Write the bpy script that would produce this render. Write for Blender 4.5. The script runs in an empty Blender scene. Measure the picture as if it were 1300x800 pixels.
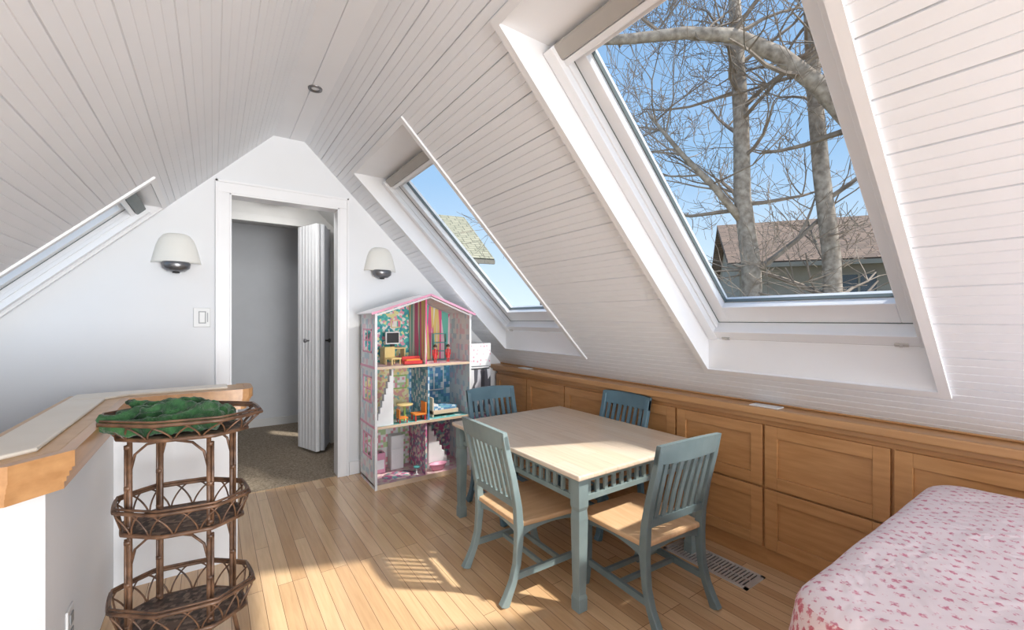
import bpy, bmesh, math, random
from mathutils import Vector, Matrix, noise
random.seed(7)
sc = bpy.context.scene
col = sc.collection
R2 = math.sqrt(2)
try:
    sc.view_settings.view_transform = 'Standard'
except Exception:
    pass

# ------------------------------------------------------------ materials
def newmat(name):
    m = bpy.data.materials.new(name); m.use_nodes = True
    nt = m.node_tree; b = nt.nodes['Principled BSDF']
    return m, nt, b
def mat(name, c, rough=0.5, metal=0.0, var=0.06, scale=8, bump=0.0, stretch=(1,1,1), sheen=0, coat=0, c2=None, bscale=None):
    m, nt, b = newmat(name); N = nt.nodes; L = nt.links
    tc = N.new('ShaderNodeTexCoord'); mp = N.new('ShaderNodeMapping'); mp.inputs['Scale'].default_value = stretch
    L.new(tc.outputs['Object'], mp.inputs['Vector'])
    nz = N.new('ShaderNodeTexNoise'); nz.inputs['Scale'].default_value = scale; nz.inputs['Detail'].default_value = 4
    L.new(mp.outputs[0], nz.inputs['Vector'])
    r = N.new('ShaderNodeValToRGB'); r.color_ramp.elements[0].position = .3; r.color_ramp.elements[1].position = .7
    a = [max(0, x*(1-var)) for x in c]; d = [min(1, x*(1+var)) for x in c]
    if c2: a = c2; d = c
    r.color_ramp.elements[0].color = (*a, 1); r.color_ramp.elements[1].color = (*d, 1)
    L.new(nz.outputs['Fac'], r.inputs['Fac']); L.new(r.outputs[0], b.inputs['Base Color'])
    b.inputs['Roughness'].default_value = rough; b.inputs['Metallic'].default_value = metal
    if sheen: b.inputs['Sheen Weight'].default_value = sheen
    if coat: b.inputs['Coat Weight'].default_value = coat; b.inputs['Coat Roughness'].default_value = .15
    if bump:
        bn = N.new('ShaderNodeBump'); bn.inputs['Strength'].default_value = bump; bn.inputs['Distance'].default_value = .01
        if bscale:
            n2 = N.new('ShaderNodeTexNoise'); n2.inputs['Scale'].default_value = bscale; L.new(mp.outputs[0], n2.inputs['Vector']); L.new(n2.outputs['Fac'], bn.inputs['Height'])
        else: L.new(nz.outputs['Fac'], bn.inputs['Height'])
        L.new(bn.outputs[0], b.inputs['Normal'])
    return m
def pattern(name, cols, scale=30, rough=.5, rand=1.0, stretch=(1,1,1)):
    m, nt, b = newmat(name); N = nt.nodes; L = nt.links
    tc = N.new('ShaderNodeTexCoord'); mp = N.new('ShaderNodeMapping'); mp.inputs['Scale'].default_value = stretch
    L.new(tc.outputs['Object'], mp.inputs['Vector'])
    v = N.new('ShaderNodeTexVoronoi'); v.inputs['Scale'].default_value = scale; v.inputs['Randomness'].default_value = rand
    L.new(mp.outputs[0], v.inputs['Vector'])
    sp = N.new('ShaderNodeSeparateColor'); L.new(v.outputs['Color'], sp.inputs[0])
    r = N.new('ShaderNodeValToRGB'); cr = r.color_ramp; cr.interpolation = 'CONSTANT'
    while len(cr.elements) < len(cols): cr.elements.new(.5)
    for i, c in enumerate(cols):
        cr.elements[i].position = i/len(cols); cr.elements[i].color = (*c, 1)
    L.new(sp.outputs[0], r.inputs['Fac']); L.new(r.outputs[0], b.inputs['Base Color'])
    b.inputs['Roughness'].default_value = rough
    return m
def dots(name, base, dot, scale=30, thr=.3, rand=.3, stretch=(1,1,1)):
    m, nt, b = newmat(name); N = nt.nodes; L = nt.links
    tc = N.new('ShaderNodeTexCoord'); mp = N.new('ShaderNodeMapping'); mp.inputs['Scale'].default_value = stretch
    L.new(tc.outputs['Object'], mp.inputs['Vector'])
    v = N.new('ShaderNodeTexVoronoi'); v.inputs['Scale'].default_value = scale; v.inputs['Randomness'].default_value = rand
    L.new(mp.outputs[0], v.inputs['Vector'])
    r = N.new('ShaderNodeValToRGB'); cr = r.color_ramp; cr.interpolation = 'CONSTANT'
    cr.elements[0].color = (*dot, 1); cr.elements[1].position = thr; cr.elements[1].color = (*base, 1)
    L.new(v.outputs['Distance'], r.inputs['Fac']); L.new(r.outputs[0], b.inputs['Base Color'])
    b.inputs['Roughness'].default_value = .5
    return m
def planks(name, c1, c2, seam, width=.06, length=1.1, rough=.25, rotz=90, bump=.15, coat=.2, mort=.0012, grain=1.0):
    m, nt, b = newmat(name); N = nt.nodes; L = nt.links
    tc = N.new('ShaderNodeTexCoord'); mp = N.new('ShaderNodeMapping')
    mp.inputs['Rotation'].default_value = (0, 0, math.radians(rotz))
    L.new(tc.outputs['Object'], mp.inputs['Vector'])
    br = N.new('ShaderNodeTexBrick'); br.inputs['Scale'].default_value = 1
    br.inputs['Brick Width'].default_value = length; br.inputs['Row Height'].default_value = width
    br.inputs['Mortar Size'].default_value = mort; br.inputs['Mortar Smooth'].default_value = .1; br.offset = .37; br.offset_frequency = 3
    br.inputs['Color1'].default_value = (*c1, 1); br.inputs['Color2'].default_value = (*c2, 1); br.inputs['Mortar'].default_value = (*seam, 1)
    br.inputs['Bias'].default_value = -.1
    L.new(mp.outputs[0], br.inputs['Vector'])
    m2 = N.new('ShaderNodeMapping'); m2.inputs['Scale'].default_value = (1.5, 22, 22); L.new(mp.outputs[0], m2.inputs['Vector'])
    nz = N.new('ShaderNodeTexNoise'); nz.inputs['Scale'].default_value = 3; nz.inputs['Detail'].default_value = 6; nz.inputs['Distortion'].default_value = .6
    L.new(m2.outputs[0], nz.inputs['Vector'])
    mx = N.new('ShaderNodeMix'); mx.data_type = 'RGBA'; mx.blend_type = 'MULTIPLY'; mx.inputs[0].default_value = .3*grain
    L.new(br.outputs['Color'], mx.inputs[6])
    rr = N.new('ShaderNodeValToRGB'); rr.color_ramp.elements[0].color = (.6,.52,.45,1); rr.color_ramp.elements[0].position = .3; rr.color_ramp.elements[1].position = .6
    L.new(nz.outputs['Fac'], rr.inputs[0]); L.new(rr.outputs[0], mx.inputs[7]); L.new(mx.outputs[2], b.inputs['Base Color'])
    b.inputs['Roughness'].default_value = rough; b.inputs['Coat Weight'].default_value = coat; b.inputs['Coat Roughness'].default_value = .2
    bn = N.new('ShaderNodeBump'); bn.inputs['Strength'].default_value = bump; bn.inputs['Distance'].default_value = .002; bn.invert = True
    L.new(br.outputs['Fac'], bn.inputs['Height']); L.new(bn.outputs[0], b.inputs['Normal'])
    return m

M_wall = mat('wall_paint', (.81,.82,.835), .7, var=.015, scale=2, bump=.03, bscale=180)
M_ceil = mat('painted_boards', (.865,.88,.91), .6, var=.015, scale=3)
M_trim = mat('white_trim', (.87,.87,.88), .35, var=.01)
M_frame = mat('skylight_white', (.90,.91,.93), .3, var=.01)
M_floor = planks('maple_floor', (.80,.55,.32), (.59,.36,.185), (.25,.14,.075), rough=.2, coat=.4)
M_carpet = mat('speckled_carpet', (.50,.41,.31), .95, c2=(.19,.145,.10), scale=90, bump=.8, bscale=220)
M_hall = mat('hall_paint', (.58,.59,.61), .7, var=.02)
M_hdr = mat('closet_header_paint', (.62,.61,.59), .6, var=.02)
M_cab = mat('honey_maple', (.60,.315,.13), .38, c2=(.48,.235,.085), scale=5, stretch=(1,1,9), coat=.15)
M_cabh = mat('honey_maple_long', (.60,.33,.145), .35, c2=(.46,.235,.095), scale=4, stretch=(8,.6,8), coat=.2)
M_cap = mat('painted_cap_panel', (.80,.74,.65), .4, c2=(.74,.67,.57), scale=4)
M_capw = mat('honey_cap_wood', (.64,.41,.22), .4, c2=(.54,.32,.155), scale=5, stretch=(3,3,3))
M_top = planks('butcher_block', (.85,.71,.57), (.80,.64,.48), (.55,.41,.29), width=.07, length=.6, rough=.3, mort=.0006, bump=.02)
M_seat = mat('seat_wood', (.74,.49,.29), .4, c2=(.63,.39,.21), scale=5, stretch=(9,1,3))
M_sage = mat('sage_grey_paint', (.27,.345,.345), .42, c2=(.21,.28,.285), scale=9)
M_sage_shaded = mat('shaded_sage_paint', (.17,.225,.235), .42, c2=(.13,.18,.19), scale=9)  # sage paint darkened, the near chair's shading put into its colour
M_blue = mat('denim_blue_paint', (.12,.215,.27), .42, c2=(.09,.17,.22), scale=9)
M_ratt = mat('rattan', (.23,.12,.065), .45, c2=(.06,.03,.018), scale=25, coat=.2)
M_weave = pattern('woven_cane', [(.05,.035,.025),(.14,.09,.065),(.08,.05,.038),(.22,.15,.11)], scale=75, rough=.6, rand=.4)
M_green = mat('green_velvet', (.045,.16,.05), .9, c2=(.006,.035,.012), scale=30, sheen=.25, bump=.6, bscale=150)
M_grey = mat('grey_metal', (.22,.22,.23), .3, metal=.8)
M_dark = mat('dark_metal', (.05,.05,.05), .4, metal=.5)
M_gask = mat('grey_gasket', (.14,.17,.17), .5)
M_gplast = mat('grey_plastic', (.30,.31,.32), .4)
M_steel = mat('brushed_vent', (.62,.60,.57), .4, metal=.3)
M_black = mat('black_plastic', (.012,.012,.015), .3)
M_blind = mat('blind_fabric', (.46,.44,.41), .6)
M_shade = mat('frosted_shade', (.82,.81,.76), .5, var=.01)
M_plastic = mat('white_plastic', (.72,.72,.71), .35, var=.01)
M_bark = mat('tree_bark', (.52,.44,.37), .9, c2=(.22,.175,.14), scale=10, bump=.8)
M_bark2 = mat('twig_bark', (.38,.31,.25), .9, c2=(.20,.155,.125), scale=5)
M_shingle = planks('roof_shingles', (.29,.20,.15), (.19,.135,.105), (.08,.06,.05), width=.16, length=.35, rough=.9, rotz=0, bump=.5, coat=0, mort=.012)
M_shg = planks('weathered_shingles', (.44,.41,.30), (.33,.32,.23), (.12,.12,.09), width=.2, length=.35, rough=.9, rotz=0, bump=.5, coat=0, mort=.015)
M_stucco = mat('beige_stucco', (.33,.30,.255), .9, var=.08, scale=3)
M_brick = mat('pale_siding', (.50,.47,.40), .9, var=.12, scale=3)
M_sunblock = planks('sun_block_brick', (.35,.14,.09), (.28,.11,.07), (.4,.38,.35), width=.08, length=.2, rough=.9, rotz=0, bump=.5, coat=0, mort=.01)
M_ground = mat('winter_lawn', (.18,.17,.09), 1, c2=(.10,.09,.06), scale=1)
M_winglass = mat('dark_window_glass', (.06,.08,.10), .1)
def glassmat():
    m, nt, b = newmat('window_glass'); N = nt.nodes; L = nt.links
    t = N.new('ShaderNodeBsdfTransparent'); g = N.new('ShaderNodeBsdfGlossy'); g.inputs['Roughness'].default_value = .02
    t.inputs[0].default_value = (.97,.99,.99,1)
    mx = N.new('ShaderNodeMixShader'); mx.inputs[0].default_value = .025
    L.new(t.outputs[0], mx.inputs[1]); L.new(g.outputs[0], mx.inputs[2]); L.new(mx.outputs[0], N['Material Output'].inputs[0])
    return m
M_glass = glassmat()

# ------------------------------------------------------------ mesh helpers
def obj_from_bm(name, bm, m=None, parent=None, smooth=False, bevel=0):
    bmesh.ops.recalc_face_normals(bm, faces=bm.faces)
    me = bpy.data.meshes.new(name); bm.to_mesh(me); bm.free()
    if smooth:
        for p in me.polygons: p.use_smooth = True
    o = bpy.data.objects.new(name, me); col.objects.link(o)
    if m: me.materials.append(m)
    if parent: o.parent = parent
    if bevel:
        md = o.modifiers.new('bev', 'BEVEL'); md.width = bevel; md.segments = 2; md.limit_method = 'ANGLE'; md.angle_limit = .7
    return o
BF = [(0,1,3,2),(4,6,7,5),(0,4,5,1),(2,3,7,6),(0,2,6,4),(1,5,7,3)]
def addbox(bm, x0, x1, y0, y1, z0, z1):
    vs = [bm.verts.new((x, y, z)) for x in (x0, x1) for y in (y0, y1) for z in (z0, z1)]
    for f in BF: bm.faces.new([vs[i] for i in f])
def boxes(name, bl, m, parent=None, bevel=0):
    bm = bmesh.new()
    for b in bl: addbox(bm, *b)
    return obj_from_bm(name, bm, m, parent, bevel=bevel)
def each(name, bl, m, parent=None, bevel=0):
    for b in bl: boxes(name, [b], m, parent, bevel)
def addprism(bm, pts, a0, a1, ax):
    def P(p, a):
        return {'x': (a, p[0], p[1]), 'y': (p[0], a, p[1]), 'z': (p[0], p[1], a)}[ax]
    A = [bm.verts.new(P(p, a0)) for p in pts]; B = [bm.verts.new(P(p, a1)) for p in pts]
    bm.faces.new(A); bm.faces.new(B[::-1]); n = len(pts)
    for i in range(n): bm.faces.new([A[i], B[i], B[(i+1) % n], A[(i+1) % n]])
def addstrip(bm, path, th, a0, a1, ax):
    n = len(path); Ls = []; Rs = []
    for i, p in enumerate(path):
        q0 = Vector(path[max(0, i-1)]); q1 = Vector(path[min(n-1, i+1)]); d = (q1-q0).normalized(); nn = Vector((-d.y, d.x))
        t = th[i] if isinstance(th, (list, tuple)) else th
        Ls.append(Vector(p)+nn*t/2); Rs.append(Vector(p)-nn*t/2)
    def P(p, a):
        return {'x': (a, p[0], p[1]), 'y': (p[0], a, p[1]), 'z': (p[0], p[1], a)}[ax]
    ring = []
    for i in range(n):
        ring.append([bm.verts.new(P(Ls[i], a0)), bm.verts.new(P(Rs[i], a0)), bm.verts.new(P(Rs[i], a1)), bm.verts.new(P(Ls[i], a1))])
    for i in range(n-1):
        for k in range(4): bm.faces.new([ring[i][k], ring[i][(k+1) % 4], ring[i+1][(k+1) % 4], ring[i+1][k]])
    bm.faces.new(ring[0]); bm.faces.new(ring[-1][::-1])
def tube(bm, pts, rad, n=6, closed=False):
    pts = [Vector(p) for p in pts]; k = len(pts); rings = []; up = Vector((0, 0, 1)); prev = None
    for i, p in enumerate(pts):
        if closed: d = pts[(i+1) % k]-pts[(i-1) % k]
        else: d = pts[min(k-1, i+1)]-pts[max(0, i-1)]
        if d.length < 1e-9: d = Vector((0, 0, 1))
        d.normalize()
        if prev is None:
            ref = up if abs(d.z) < .9 else Vector((1, 0, 0)); u = d.cross(ref).normalized()
        else:
            u = (prev-d*prev.dot(d)); u = u.normalized() if u.length > 1e-6 else d.orthogonal().normalized()
        prev = u; w = d.cross(u)
        r = rad[i] if isinstance(rad, (list, tuple)) else rad
        rings.append([bm.verts.new(p+(u*math.cos(2*math.pi*j/n)+w*math.sin(2*math.pi*j/n))*r) for j in range(n)])
    m = k if closed else k-1
    for i in range(m):
        a = rings[i]; b = rings[(i+1) % k]
        for j in range(n): bm.faces.new([a[j], a[(j+1) % n], b[(j+1) % n], b[j]])
    if not closed:
        bm.faces.new(rings[0][::-1]); bm.faces.new(rings[-1])
def lathe(bm, prof, c=(0,0,0), n=20, sx=1, sy=1):
    rings = []
    for r, z in prof:
        rings.append([bm.verts.new((c[0]+sx*r*math.cos(2*math.pi*j/n), c[1]+sy*r*math.sin(2*math.pi*j/n), c[2]+z)) for j in range(n)])
    for i in range(len(prof)-1):
        for j in range(n):
            jj = (j+1) % n
            bm.faces.new([rings[i][j], rings[i][jj], rings[i+1][jj], rings[i+1][j]])
def empty(name, loc=(0,0,0), rot=0):
    o = bpy.data.objects.new(name, None); o.location = loc; o.rotation_euler = (0, 0, rot); o.empty_display_size = .1
    col.objects.link(o); return o
def tag(o, label, cat, group=None, kind=None):
    o['label'] = label; o['category'] = cat
    if group: o['group'] = group
    if kind: o['kind'] = kind
    return o
def struct(o, label, cat='wall'):
    o['kind'] = 'structure'; o['label'] = label; o['category'] = cat; return o
def clone(src, name, loc, rot):
    new = src.copy(); new.name = name; new.location = loc; new.rotation_euler = (0, 0, rot); col.objects.link(new)
    def rec(a, b):
        for ch in list(a.children):
            c = ch.copy(); col.objects.link(c); c.parent = b; rec(ch, c)
    rec(src, new); return new

# ------------------------------------------------------------ room shell
YW = 3.46; Y0 = -2.6; ZR = 2.49; XL = .35; XR = .55
def SP(side, s, n, y):
    if side == 'R': return Vector((XR+(s+n)/R2, y, ZR+(n-s)/R2))
    return Vector((XL-(s+n)/R2, y, ZR+(n-s)/R2))
def slope_panel(bm, side, s0, s1, y0, y1):
    B = .0385; prof = [(s0, 0)]
    k = int(math.ceil((s0+.004)/B))
    while k*B < s1-.004:
        g = k*B
        if side == 'R': w, d = (.0058, .0085) if k % 4 == 0 else (.0045, .0034)
        else: w, d = (.0055, .0055) if k % 4 == 0 else (.0042, .0022)
        prof += [(g-w/2, 0), (g, d), (g+w/2, 0)]; k += 1
    prof.append((s1, 0))
    A = [bm.verts.new(SP(side, s, n, y0)) for s, n in prof]; C = [bm.verts.new(SP(side, s, n, y1)) for s, n in prof]
    for i in range(len(prof)-1): bm.faces.new([A[i], A[i+1], C[i+1], C[i]])
SE = 2.42
openR = [(-1.40, -.50), (.40, 1.255), (2.18, 3.12)]
openL = [(2.78, 3.38)]
bm = bmesh.new()
def slope(side, opens, sa, sb, send):
    y = Y0
    for a, b in opens:
        slope_panel(bm, side, 0, send, y, a)
        slope_panel(bm, side, 0, sa, a, b); slope_panel(bm, side, sb, send, a, b); y = b
    slope_panel(bm, side, 0, send, y, YW+.1)
slope('R', openR, .38, 2.178, SE)
slope('L', openL, .863, 2.15, 2.40)
rp = [(XL, 0), (.4475, 0), (.45, .006), (.4525, 0), (XR, 0)]
A = [bm.verts.new((x, Y0, ZR+z)) for x, z in rp]; C = [bm.verts.new((x, YW+.1, ZR+z)) for x, z in rp]
for i in range(4): bm.faces.new([A[i], A[i+1], C[i+1], C[i]])
ceil = obj_from_bm('ceiling', bm, M_ceil); struct(ceil, 'white painted beadboard sloped attic ceiling', 'ceiling')

fl = boxes('floor', [(-1.5, 2.3, Y0, YW+.02, -.1, 0)], M_floor); struct(fl, 'honey maple strip hardwood floor', 'floor')
bm = bmesh.new()
addprism(bm, [(-1.45, 0), (.09, 0), (.09, ZR-(XL-.09)), (-1.45, .69)], YW, YW+.1, 'y')
addprism(bm, [(.09, 2.04), (.787, 2.04), (.787, ZR-(.787-XR)), (XR, ZR), (XL, ZR), (.09, ZR-(XL-.09))], YW, YW+.1, 'y')
addprism(bm, [(.787, 0), (2.34, 0), (2.34, .70), (.787, ZR-(.787-XR))], YW, YW+.1, 'y')
struct(obj_from_bm('wall_back', bm, M_wall), 'white gable end wall with doorway')
struct(boxes('wall_left', [(-1.5, -1.34, Y0, YW, 0, .83)], M_wall), 'white low knee wall under sloped ceiling')
struct(boxes('wall_right', [(2.30, 2.36, Y0, YW, 0, .80)], M_wall), 'white knee wall behind cabinets')
bm = bmesh.new()
for b in [(.02, .09, YW-.018, YW, 0, 2.04), (.787, .85, YW-.018, YW, 0, 2.04), (.02, .85, YW-.018, YW, 2.04, 2.115),
          (.012, .028, YW-.026, YW-.018, 0, 2.12), (.842, .856, YW-.026, YW-.018, 0, 2.12), (.012, .856, YW-.026, YW-.018, 2.105, 2.12),
          (.09, .102, YW-.018, YW+.11, 0, 2.04), (.775, .787, YW-.018, YW+.11, 0, 2.04), (.09, .787, YW-.018, YW+.11, 2.028, 2.04)]: addbox(bm, *b)
struct(obj_from_bm('trim_1', bm, M_trim, bevel=.002), 'white painted doorway casing', 'door trim')
struct(boxes('baseboard_back', [(.86, 2.2, YW-.015, YW, 0, .1), (-1.3, .01, YW-.015, YW, 0, .1)], M_trim, bevel=.003), 'white painted baseboard', 'baseboard')

# hall + closet beyond doorway
struct(boxes('floor_hall', [(-.4, 1.3, YW+.02, 5.6, -.1, .004)], M_carpet), 'brown speckled hall carpet', 'carpet')
bm = bmesh.new()
for b in [(-.35, -.25, YW+.1, 5.6, 0, 2.3), (.97, 1.05, YW+.1, 4.45, 0, 2.1), (1.2, 1.3, 4.45, 5.6, 0, 2.1), (-.35, 1.3, 5.55, 5.65, 0, 2.4)]: addbox(bm, *b)
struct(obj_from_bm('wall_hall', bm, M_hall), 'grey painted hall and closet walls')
bm = bmesh.new()
addprism(bm, [(-.35, 2.24), (.80, 2.24), (1.3, 1.74), (1.3, 1.80), (.83, 2.27), (-.35, 2.27)], YW+.1, 5.65, 'y')
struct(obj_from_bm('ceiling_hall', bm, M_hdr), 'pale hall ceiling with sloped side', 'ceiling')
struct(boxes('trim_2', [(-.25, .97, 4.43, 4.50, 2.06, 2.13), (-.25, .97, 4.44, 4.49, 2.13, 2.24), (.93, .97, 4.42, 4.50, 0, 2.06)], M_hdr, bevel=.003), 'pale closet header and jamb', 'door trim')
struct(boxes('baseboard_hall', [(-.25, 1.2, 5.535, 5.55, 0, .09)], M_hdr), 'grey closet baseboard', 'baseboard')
def leaf(p0, p1, name, m):
    p0 = Vector(p0); p1 = Vector(p1); L = (p1-p0).length; ang = math.atan2(p1.y-p0.y, p1.x-p0.x)
    bm = bmesh.new(); n = 6; addbox(bm, 0, L, -.012, .012, 0.02, 2.04)
    for i in range(n):
        a = L*i/n
        addbox(bm, a+.003, a+L/n-.003, -.018, .018, .02, 2.04)
    o = obj_from_bm(name, bm, m, bevel=.003); o.location = (p0.x, p0.y, .005); o.rotation_euler = (0, 0, ang)
    return o
def knob(par, m, x, s):
    bm = bmesh.new(); lathe(bm, [(0, 0), (.008, 0), (.008, .02), (.018, .03), (.018, .042), (0, .048)], n=12)
    k = obj_from_bm('knob', bm, m, par, smooth=True); k.location = (x, -.018*s, 1.0); k.rotation_euler = (math.radians(90*s), 0, 0)
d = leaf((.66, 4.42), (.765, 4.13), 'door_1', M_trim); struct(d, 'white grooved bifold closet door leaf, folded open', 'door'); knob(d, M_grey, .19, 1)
d2 = leaf((.80, 4.14), (.90, 4.41), 'door_2', M_hall); struct(d2, 'second bifold closet door leaf coloured with its shade', 'door'); knob(d2, M_dark, .05, 1)  # shade put into this leaf's grey, its pair is white
bm = bmesh.new(); lathe(bm, [(0, 0), (.06, 0), (.065, -.02), (.04, -.035), (0, -.038)], n=24)
o = obj_from_bm('smoke_detector', bm, M_plastic, smooth=True); o.location = (.41, 4.2, 2.24); tag(o, 'small round white detector on the hall ceiling', 'smoke detector')

# ------------------------------------------------------------ skylights
def sbox(bm, side, s0, s1, y0, y1, n0, n1):
    vs = [bm.verts.new(SP(side, s, n, y)) for s in (s0, s1) for y in (y0, y1) for n in (n0, n1)]
    for f in BF: bm.faces.new([vs[i] for i in f])
def skylight(idx, side, y0, y1, sa, sb, label, dn=0.0):
    bm = bmesh.new()
    NT = .16-dn; NB = .106-dn; k_ = dn
    st, sbt = sa+NT, sb-NB
    def q(*pts): bm.faces.new([bm.verts.new(SP(side, *p)) for p in pts])
    for y, yo in ((y0, y0-.02), (y1, y1+.02)):
        pts = [(sa, 0), (sb, 0), (sbt, NB), (sbt, .26-k_), (st, .26-k_), (st, NT)]
        A = [bm.verts.new(SP(side, s, n, y)) for s, n in pts]; B = [bm.verts.new(SP(side, s, n, yo)) for s, n in pts]
        bm.faces.new(A); bm.faces.new(B[::-1])
        for i in range(6): bm.faces.new([A[i], A[(i+1) % 6], B[(i+1) % 6], B[i]])
    q((sa, 0, y0), (sa, 0, y1), (st, NT, y1), (st, NT, y0)); q((sb, 0, y0), (sb, 0, y1), (sbt, NB, y1), (sbt, NB, y0))
    c = .03
    sbox(bm, side, sa-c, sa, y0-c, y1+c, -.010, .001); sbox(bm, side, sb, sb+c, y0-c, y1+c, -.010, .001)
    sbox(bm, side, sa, sb, y0-c, y0, -.010, .001); sbox(bm, side, sa, sb, y1, y1+c, -.010, .001)
    lin = obj_from_bm('trim_%d' % (10+idx), bm, M_trim); struct(lin, 'white painted skylight well lining', 'window trim')
    w = empty('window_%d' % idx, SP(side, (sa+sb)/2, .2, (y0+y1)/2)); struct(w, label, 'skylight')
    inv = Matrix.Translation(-w.location)
    def fin(name, bm, m, lb=None, bevel=0):
        bmesh.ops.transform(bm, matrix=inv, verts=bm.verts); o = obj_from_bm(name, bm, m, w, bevel=bevel)
        if lb: o['label'] = lb
        return o
    def sb_(bm, s0, s1, ya_, yb_, n0, n1): sbox(bm, side, s0, s1, ya_, yb_, n0-k_, n1-k_)
    f = .045; ya, yb = y0+.002, y1-.002
    bm = bmesh.new()
    sb_(bm, st-.0, sbt, ya, ya+f, .10, .26); sb_(bm, st, sbt, yb-f, yb, .10, .26)
    sb_(bm, st, st+.045, ya+f, yb-f, .16, .26); sb_(bm, sbt-.05, sbt, ya+f, yb-f, .106, .26)
    sb_(bm, st, sbt, ya+f, ya+f+.008, .13, .15); sb_(bm, st, sbt, yb-f-.008, yb-f, .13, .15)
    fin('window_frame', bm, M_frame, bevel=.002)
    bm = bmesh.new(); g = .055; sg0, sg1 = st+.045, sbt-.05; yc, yd = ya+f, yb-f; bt = .10
    for a in [(sg0, sg1, yc, yc+g), (sg0, sg1, yd-g, yd), (sg0, sg0+g, yc+g, yd-g), (sg1-bt, sg1, yc+g, yd-g)]: sb_(bm, *a, .175, .25)
    fin('sash', bm, M_frame, bevel=.003)
    bm = bmesh.new(); e = .005
    for a in [(sg0+g, sg1-bt, yc+g, yc+g+e), (sg0+g, sg1-bt, yd-g-e, yd-g), (sg1-bt-e, sg1-bt, yc+g, yd-g)]: sb_(bm, *a, .21, .228)
    for a in [(st, sbt, yd-.0015, yd+.0015), (st, sbt, yc-.0015, yc+.0015), (sg1-.0015, sg1+.0015, yc, yd)]: sb_(bm, *a, .172, .18)
    fin('gasket', bm, M_gask)
    bm = bmesh.new(); bm.faces.new([bm.verts.new(SP(side, *p)) for p in [(sg0+g, .23-k_, yc+g), (sg1-bt, .23-k_, yc+g), (sg1-bt, .23-k_, yd-g), (sg0+g, .23-k_, yd-g)]])
    fin('glass', bm, M_glass)
    bm = bmesh.new(); sb_(bm, st+.0, st+.06, ya+.01, yb-.01, .118, .175); fin('blind_box', bm, M_blind if not dn else M_gask, 'taupe roller blind cassette', bevel=.008)
    bm = bmesh.new(); sb_(bm, st+.062, st+.085, ya+.012, yb-.012, .125, .150); fin('blind_bar', bm, M_frame, 'pale blind pull bar', bevel=.003)
    for yy in (yc+.05, yd-.05):
        bm = bmesh.new(); sb_(bm, sbt-.016, sbt-.004, yy-.02, yy+.02, .098, .106); sb_(bm, sbt-.014, sbt-.008, yy-.005, yy+.005, .092, .098)
        fin('latch', bm, M_steel)
    return w
skylight(1, 'R', .40, 1.255, .38, 2.178, 'large white framed roof skylight with bare tree view')
skylight(2, 'R', 2.18, 3.12, .38, 2.178, 'white framed roof skylight near the gable wall')
skylight(3, 'L', 2.78, 3.38, .863, 2.15, 'narrow white framed roof skylight above the stair side', .095)
skylight(4, 'R', -1.40, -.50, .38, 2.178, 'white framed roof skylight above the bed')

# ------------------------------------------------------------ half wall around stairs
HZ = .81
bm = bmesh.new()
addprism(bm, [(-1.34, 1.56), (-.42, 1.56), (-.36, 1.62), (-.36, 2.56), (.10, 2.56), (.10, 2.68), (-.50, 2.68), (-.50, 1.70), (-1.34, 1.70)], 0, HZ, 'z')
struct(obj_from_bm('wall_stair', bm, M_wall), 'white half wall guarding the stairwell')
bm = bmesh.new()
addprism(bm, [(-1.34, 1.53), (-.41, 1.53), (-.33, 1.61), (-.33, 2.53), (.13, 2.53), (.13, 2.71), (-.53, 2.71), (-.53, 1.73), (-1.34, 1.73)], HZ, HZ+.045, 'z')
struct(obj_from_bm('trim_3', bm, M_capw, bevel=.004), 'honey wood cap on the half wall', 'wall cap')
bm = bmesh.new()
addprism(bm, [(-1.34, 1.575), (-.428, 1.575), (-.375, 1.628), (-.375, 2.49), (-.50, 2.49), (-.50, 1.70), (-1.34, 1.70)], HZ+.044, HZ+.056, 'z')
addprism(bm, [(-.50, 2.50), (-.375, 2.50), (-.31, 2.565), (.06, 2.565), (.06, 2.675), (-.50, 2.675)], HZ+.044, HZ+.056, 'z')
struct(obj_from_bm('trim_5', bm, M_cap, bevel=.006), 'raised creamy bevelled inset panels on the cap', 'wall cap')
bm = bmesh.new()
outer = [(-1.34, 1.50), (-.395, 1.50), (-.30, 1.595), (-.30, 2.50), (.12, 2.50), (.145, 2.507), (.160, 2.525), (.166, 2.55), (.166, 2.69), (.160, 2.715), (.145, 2.733), (.12, 2.74), (.10, 2.74)]
inner = [(-1.34, 1.53), (-.41, 1.53), (-.33, 1.61), (-.33, 2.53), (.11, 2.53), (.120, 2.533), (.127, 2.541), (.13, 2.555), (.13, 2.685), (.127, 2.699), (.120, 2.707), (.11, 2.71), (.10, 2.71)]
for (o0, o1, i1, i0) in zip(outer[:-1], outer[1:], inner[1:], inner[:-1]):
    addprism(bm, [o0, o1, i1, i0], HZ+.002, HZ+.045, 'z')
    for (f_, za, zb_) in ((.80, -.008, .002), (.62, -.022, -.008), (.42, -.036, -.022), (.25, -.056, -.036)):
        m0 = [(Vector(o0)*f_+Vector(i0)*(1-f_)), (Vector(o1)*f_+Vector(i1)*(1-f_))]
        addprism(bm, [tuple(m0[0]), tuple(m0[1]), i1, i0], HZ+za, HZ+zb_, 'z')
struct(obj_from_bm('trim_4', bm, M_cabh), 'honey maple moulded nosing around the half wall cap', 'wall cap')
e = empty('power_outlet', (-.36, 1.84, .27)); tag(e, 'white electrical outlet on the half wall', 'power outlet')
boxes('plate', [(0, .006, -.035, .035, -.058, .058)], M_plastic, e, bevel=.002)
each('socket', [(.006, .009, -.017, .017, .008, .04), (.006, .009, -.017, .017, -.04, -.008)], M_gplast, e, bevel=.002)
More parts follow.
